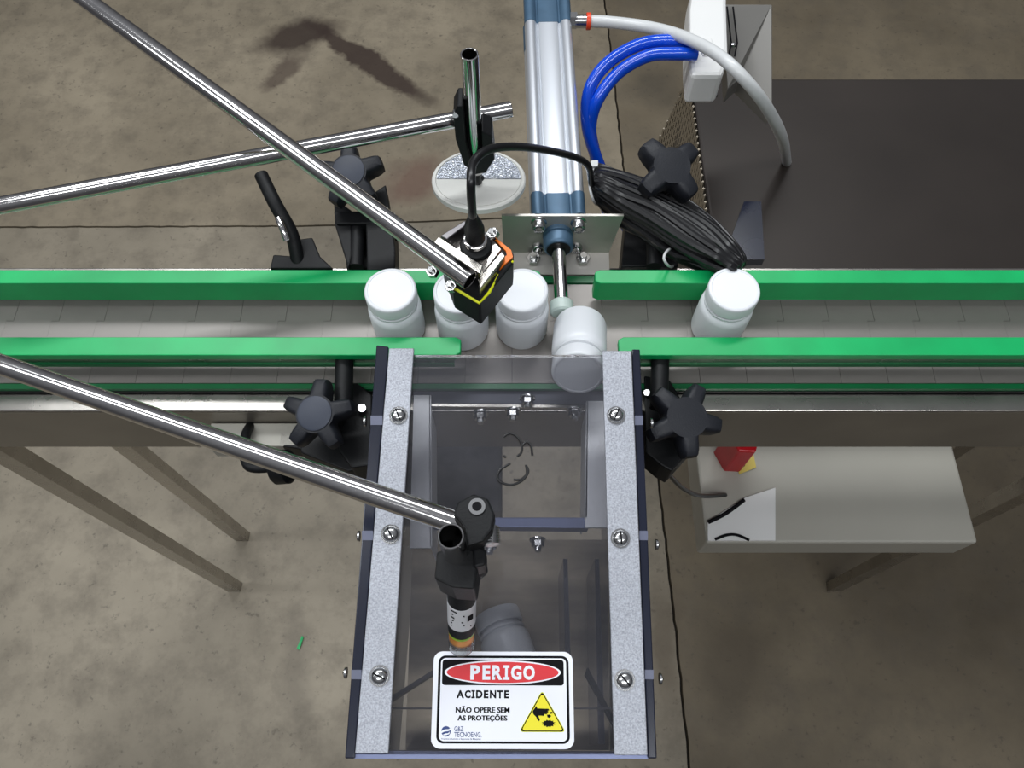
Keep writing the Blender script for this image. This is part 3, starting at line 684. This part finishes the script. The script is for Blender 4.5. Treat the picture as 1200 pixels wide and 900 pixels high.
# chute inside the guard
ch = thing('reject_chute', (0, .12, -.2), 'metal reject chute with flanges and bolts seen through the smoked cover', 'chute')
def zp(name, poly, z, t_, m, bev=0): 
    b = NB(); loft(b, [P(x, y, z) for x, y in poly], (0, 0, -t_)); return obj(name, b, m, ch, bevel=bev)
zp('side_flange', [(485, 463), (504, 463), (505, 642), (480, 642)], .0, .003, M_flange)
zp('side_flange', [(688, 470), (714, 470), (716, 618), (686, 618)], .0, .003, M_flange)
zp('side_wall', [(503, 463), (505, 463), (506, 640), (504, 640)], .0, .05, M_flange)
zp('side_wall', [(687, 470), (689, 470), (688, 606), (686, 606)], .0, .05, M_flange)
zp('cross_bar', [(505, 606), (690, 606), (690, 619), (505, 617)], -.01, .012, M_bluebar, .001)
zp('back_flange', [(505, 473), (688, 475), (688, 478), (505, 476)], -.002, .004, M_steel)
zp('back_plate', [(505, 478), (688, 480), (688, 500), (505, 498)], -.045, .003, M_dsteel)
zp('under_block', [(500, 503), (588, 503), (588, 600), (500, 600)], -.16, .06, mat('under_block_grey', (122, 120, 116), .6, 0, .35, 40), .003)  # grey block added for the darker left side of the opening
zp('lip_cover', [(484, 453), (710, 453), (710, 474), (484, 472)], -.004, .002, mat('dark_lip_cover', (66, 68, 78), .5, .3, .15, 30))  # added dark plate, tones down the bright frame lip behind the chute
for x, y, z in ((563, 484, .0), (601, 481, .0), (618, 466, .002), (673, 480, .0), (630, 632, -.02), (574, 634, .0)):
    c = P(x, y, z); b = NB(); A_ = (0, -1, .12); lathe(b, [(0, 0), (.0064, 0), (.0064, .0012), (0, .0012)], frame(c, A_), 20); prism(b, circ(.0048, 6), frame(c, A_), .0018, .0060); cyl(b, c, c+Vector(A_)*.0095, .0026, 12); obj('hex_bolt', b, M_bolt, ch)
# sloping tray
b = NB(); loft(b, [Vector((-.086, .165, -.10)), Vector((.084, .165, -.10)), Vector((.082, .0, -.158)), Vector((-.09, .0, -.158))], (0, 0, -.003)); obj('tray', b, M_tray, ch)
b = NB(); box(b, (-.09, -.004, -.20), (.083, -.001, -.11)); obj('front_stop', b, M_smoke2, ch)
for x in (660, 697):
    b = NB(); loft(b, [P(x, 655, -.02), P(x+5, 655, -.02), P(x+12, 872, -.02), P(x+4, 872, -.02)], (0, 0, -.07)); obj('inner_divider', b, M_smoke2, ch)
zp('side_rib', [(689, 782), (722, 846), (722, 856), (686, 790)], -.02, .01, M_black)
zp('side_rib', [(455, 818), (512, 782), (514, 786), (455, 824)], -.02, .01, M_dsteel)
zp('lower_edge', [(455, 829), (722, 829), (722, 831), (455, 831)], -.01, .003, M_dsteel)
# bottle already in the chute
c = P(608, 800, -.11)
rb = dup(b1, c, (R(100), R(6), R(200)), 'white bottle lying at the bottom of the chute, mostly hidden behind the danger sign')
rb['group'] = 'white bottles passing the reject station'

# ---------------------------------------------------------------- danger sign
sc = S(589, 820, 0); swid = (S(671.5, 820)-S(506.5, 820)).length; shei = (S(589, 762.5)-S(589, 876)).length
KX = swid/1005; KY = shei/692
SM = frame(sc, nn, ex)
sg = thing('danger_sign', sc, 'white sticker sign with red oval PERIGO and yellow triangle on the clear cover', 'sign')
def q(x, y): return ((x-593)*KX, (480-y)*KY)
def lay(name, poly, lvl, m, parent=None, px=True):
    b = NB(); h = .0002+.00018*lvl; pl_ = [q(*p) for p in poly] if px else poly
    prism(b, pl_, SM, h-.00015 if lvl else 0, h+.0001); bmesh.ops.triangulate(b, faces=[f for f in b.faces if len(f.verts) > 4]); return obj(name, b, m, parent or sg)
lay('backing', rrect(92, 130, 1098, 824, 66), 0, M_signw)
lay('border', rrect(128, 160, 1068, 788, 50), 1, M_ink)
lay('inner_panel', rrect(146, 178, 1050, 772, 36), 2, M_signw)
lay('header_panel', rrect(157, 190, 1032, 376, 22), 3, M_ink)
lay('oval_rim', circ(418, 72, 0, 592, 282, 88), 4, M_signw)
lay('red_oval', circ(402, 72, 0, 592, 282, 77), 5, M_signred)
def text(body, x0, x1, y0_, y1_, lvl, m, bold=0.0, name='lettering', par=None, heavy=0):
    cu = bpy.data.curves.new('t', 'FONT'); cu.body = body; cu.size = 1; cu.offset = bold; cu.resolution_u = 3; cu.space_character = 1+bold*2.2
    o = bpy.data.objects.new('t', cu); COL.objects.link(o); bpy.context.view_layer.update()
    me = bpy.data.meshes.new_from_object(o.evaluated_get(bpy.context.evaluated_depsgraph_get()))
    COL.objects.unlink(o); bpy.data.objects.remove(o)
    xs = [v.co.x for v in me.vertices]; ys = [v.co.y for v in me.vertices]
    a, b_, c_, d_ = min(xs), max(xs), min(ys), max(ys); h = .0002+.00018*lvl
    b = NB(); b.from_mesh(me); bpy.data.meshes.remove(me)
    for v in b.verts:
        u, w2 = (v.co.x-a)/(b_-a), (v.co.y-c_)/(d_-c_)
        X_, Y_ = q(x0+(x1-x0)*u, y1_+(y0_-y1_)*w2); v.co = SM @ Vector((X_, Y_, h))
    if heavy:
        d0_ = bmesh.ops.duplicate(b, geom=b.verts[:]+b.edges[:]+b.faces[:])
        dv = [e for e in d0_['geom'] if isinstance(e, bmesh.types.BMVert)]
        off = SM.to_3x3() @ Vector((heavy*KX, 0, .00002))
        for v in dv: v.co += off
    return obj(name, b, m, par or sg)
def word(items, y0_, y1_, lvl, m, bold):
    for ch_, xa, xb in items:
        if ch_ == 'I':                                    # a capital I with slab serifs
            w_ = (xb-xa); t_ = (y1_-y0_)*.19; a = (xa+xb)/2-w_*.21; b_ = (xa+xb)/2+w_*.21
            P_ = [(xa, y0_), (xb, y0_), (xb, y0_+t_), (b_, y0_+t_), (b_, y1_-t_), (xb, y1_-t_), (xb, y1_), (xa, y1_), (xa, y1_-t_), (a, y1_-t_), (a, y0_+t_), (xa, y0_+t_)]
            lay('lettering', P_, lvl, m)
        else: text(ch_, xa, xb, y0_, y1_, lvl, m, bold)
word([('P', 360, 430), ('E', 447, 503), ('R', 517, 590), ('I', 597, 641), ('G', 652, 728), ('O', 740, 824)], 230, 336, 6, M_signw, .045)
word([('A', 263, 318), ('C', 322, 365), ('I', 370, 395), ('D', 403, 450), ('E', 458, 492), ('N', 501, 547), ('T', 552, 596), ('E', 604, 640)], 412, 470, 3, M_ink, .045)
text('NÃO OPERE SEM', 260, 640, 524, 572, 3.5, M_ink, .015, heavy=3.2)
text('AS PROTEÇÕES', 274, 624, 582, 636, 3.5, M_ink, .015, heavy=3.2)
text('G&Z', 254, 318, 668, 702, 3.5, M_signblue, .006)
text('TECNOENG.', 254, 447, 708, 742, 3.5, M_signblue, .008)
text('Projetos Industriais e Segurança de Máquinas', 165, 442, 750, 764, 3.5, M_signblue, .004, 'small_print')
# emblem: blue globe with two white swooshes
em = lay('emblem', circ(33, 28, 0, 196, 703, 36), 3, M_signblue)
lay('swoosh', [(160, 704), (185, 690), (215, 688), (234, 676), (230, 694), (212, 702), (188, 704), (166, 716)], 4, M_signw, em)
lay('swoosh', [(172, 728), (192, 718), (212, 716), (222, 704), (220, 722), (204, 728), (186, 732)], 4, M_signw, em)
# triangle
def rtri(k, r):
    V = [(875, 417), (1034, 702), (716, 702)]; cx, cy = 875, 607; V = [(cx+(x-cx)*k, cy+(y-cy)*k) for x, y in V]; out = []
    for i in range(3):
        a, b_, c_ = Vector(V[i-1]), Vector(V[i]), Vector(V[(i+1) % 3])
        p, q_ = b_+(a-b_).normalized()*r, b_+(c_-b_).normalized()*r
        for j in range(6):
            u = j/5; out.append(tuple((1-u)**2*p+2*u*(1-u)*b_+u*u*q_))
    return out
tri = lay('warning_triangle', rtri(1.04, 34), 3, M_yellowf)
lay('triangle_border', rtri(1.0, 30), 4, M_ink, tri)
lay('triangle_field', rtri(.925, 26), 5, M_yellow, tri)
lay('cut_hand', [(806, 560), (832, 522), (840, 540), (918, 542), (926, 552), (912, 556), (920, 564), (904, 570), (912, 582), (888, 578), (886, 592), (866, 590), (846, 590), (858, 622), (846, 630), (832, 600), (812, 580)], 6, M_ink, tri)
for poly in ([(926, 566), (946, 562), (948, 574), (930, 578)], [(908, 586), (922, 582), (938, 592), (926, 606), (912, 602)], [(904, 560), (918, 562), (914, 570), (902, 568)]):
    lay('finger_piece', poly, 6, M_ink, tri)
lay('gear', [(902+p*math.cos(R(a)) + 16, 645+p*.55*math.sin(R(a))) for a in range(0, 360, 15) for p in ((50,) if (a//15) % 2 else (36,))], 6, M_ink, tri)

# ---------------------------------------------------------------- lower tube, clamp and barrel sensor
la, lb = P(328, 541, .165), P(538, 614, .165); la2 = la+(la-lb)*1.9
bm = NB(); hollow(bm, la2, lb, .0061, .0012); tag(obj('sensor_tube', bm, M_chrome, smooth=True), 'chrome tube from the lower left ending in the black clamp over the guard', 'tube')
tt = P(528, 628, .205); tb = Vector((tt.x, tt.y, .150))
bm = NB(); hollow(bm, tb, tt, .0063, .0010); tag(obj('clamp_post', bm, M_chrome, smooth=True), 'short upright chrome tube with dark open end beside the black clamp over the guard', 'tube')
t = thing('sensor_clamp', P(545, 640, .1), 'black faceted swivel clamp with socket screw holding the barrel sensor over the guard', 'clamp')
def blk(name, poly, z, th, bev=.0012):
    b = NB(); loft(b, [P(x, y, z) for x, y in poly], (0, 0, -th)); return obj(name, b, M_black, t, bevel=bev)
blk('clamp_plate', [(555, 578), (572, 584), (580, 603), (577, 620), (566, 634), (548, 640), (545, 620), (536, 608), (531, 604), (536, 588)], .190, .014)
blk('clamp_body', [(530, 612), (546, 616), (566, 632), (570, 655), (560, 664), (556, 690), (530, 688), (509, 678), (512, 646), (528, 642)], .172, .035)
blk('clamp_ear', [(553, 636), (570, 644), (569, 662), (556, 665)], .176, .02)
c = P(559, 594, .190)
b = NB(); lathe(b, [(.0022, .0), (.0040, .0), (.0044, .0004), (.0042, .0010), (.0024, .0010), (.0022, .0)], frame(c, (0, 0, 1)), 28); bmesh.ops.remove_doubles(b, verts=b.verts, dist=1e-7); ss = obj('socket_screw', b, M_bolt, t, smooth=True)
b = NB(); prism(b, circ(.0020, 6), frame(c, (0, 0, 1)), 0, .0004); obj('hex_socket', b, M_ink, ss)
b = NB()
for i in range(7):
    lathe(b, [(0, 0), (.0044, 0), (.0048, .0006), (.0044, .0012), (0, .0012)], frame(P(575+.1*i, 618+3.0*i, .176), (.1, -1, 0)), 16)
obj('thread', b, M_bolt, t, smooth=True)
# barrel sensor
t = thing('barrel_sensor', P(545, 700, .1), 'black cylindrical sensor with white label and amber window pointing down the guard', 'sensor')
a0, a1 = P(541, 655, .142), P(541, 765, .0665)
a1 = S(541, 756, .0095); ax = (a1-a0); L = ax.length; Fm = frame(a0, ax, (1, 0, 0)); r0 = .0083
def seg(name, s0_, s1_, r_, m, sm=True, n=32):
    b = NB(); lathe(b, [(0, s0_*L), (r_*.94, s0_*L), (r_, s0_*L+.0006), (r_, s1_*L-.0006), (r_*.94, s1_*L), (0, s1_*L)], Fm, n); return obj(name, b, m, t, smooth=sm)
seg('barrel', 0, .78, r0, M_black)
lb_ = seg('label', .42, .68, r0+.00015, mat('label_film', (205, 205, 208), .4))
seg('indicator_window', .78, .87, r0*.95, M_lime)
seg('amber_core', .80, .90, r0*.4+.0046, M_brass)
seg('clear_end', .87, 1.0, r0*.98, M_clear)
vw = (CAM-(a0+ax*.55)).normalized(); vw = (vw-ax.normalized()*vw.dot(ax.normalized())).normalized(); sd = ax.normalized().cross(vw).normalized()
if sd.x < 0: sd = -sd
def lab(u0, u1, s0_, s1_):
    b = NB(); pts = []
    for u, s_ in ((u0, s0_), (u1, s0_), (u1, s1_), (u0, s1_)):
        th = u; pts.append(a0+ax*s_+(vw*math.cos(th)+sd*math.sin(th))*(r0+.0005))
    loft(b, pts, -vw*.0002); obj('print_line', b, M_ink, lb_)
for i, (u0, u1) in enumerate(((-.8, -.3), (-.7, .2), (-.8, -.5), (-.7, .1), (-.8, .2), (-.8, .7))):
    lab(u0, u1, .445+.036*i, .445+.036*i+.013)
lab(.4, .85, .50, .56)
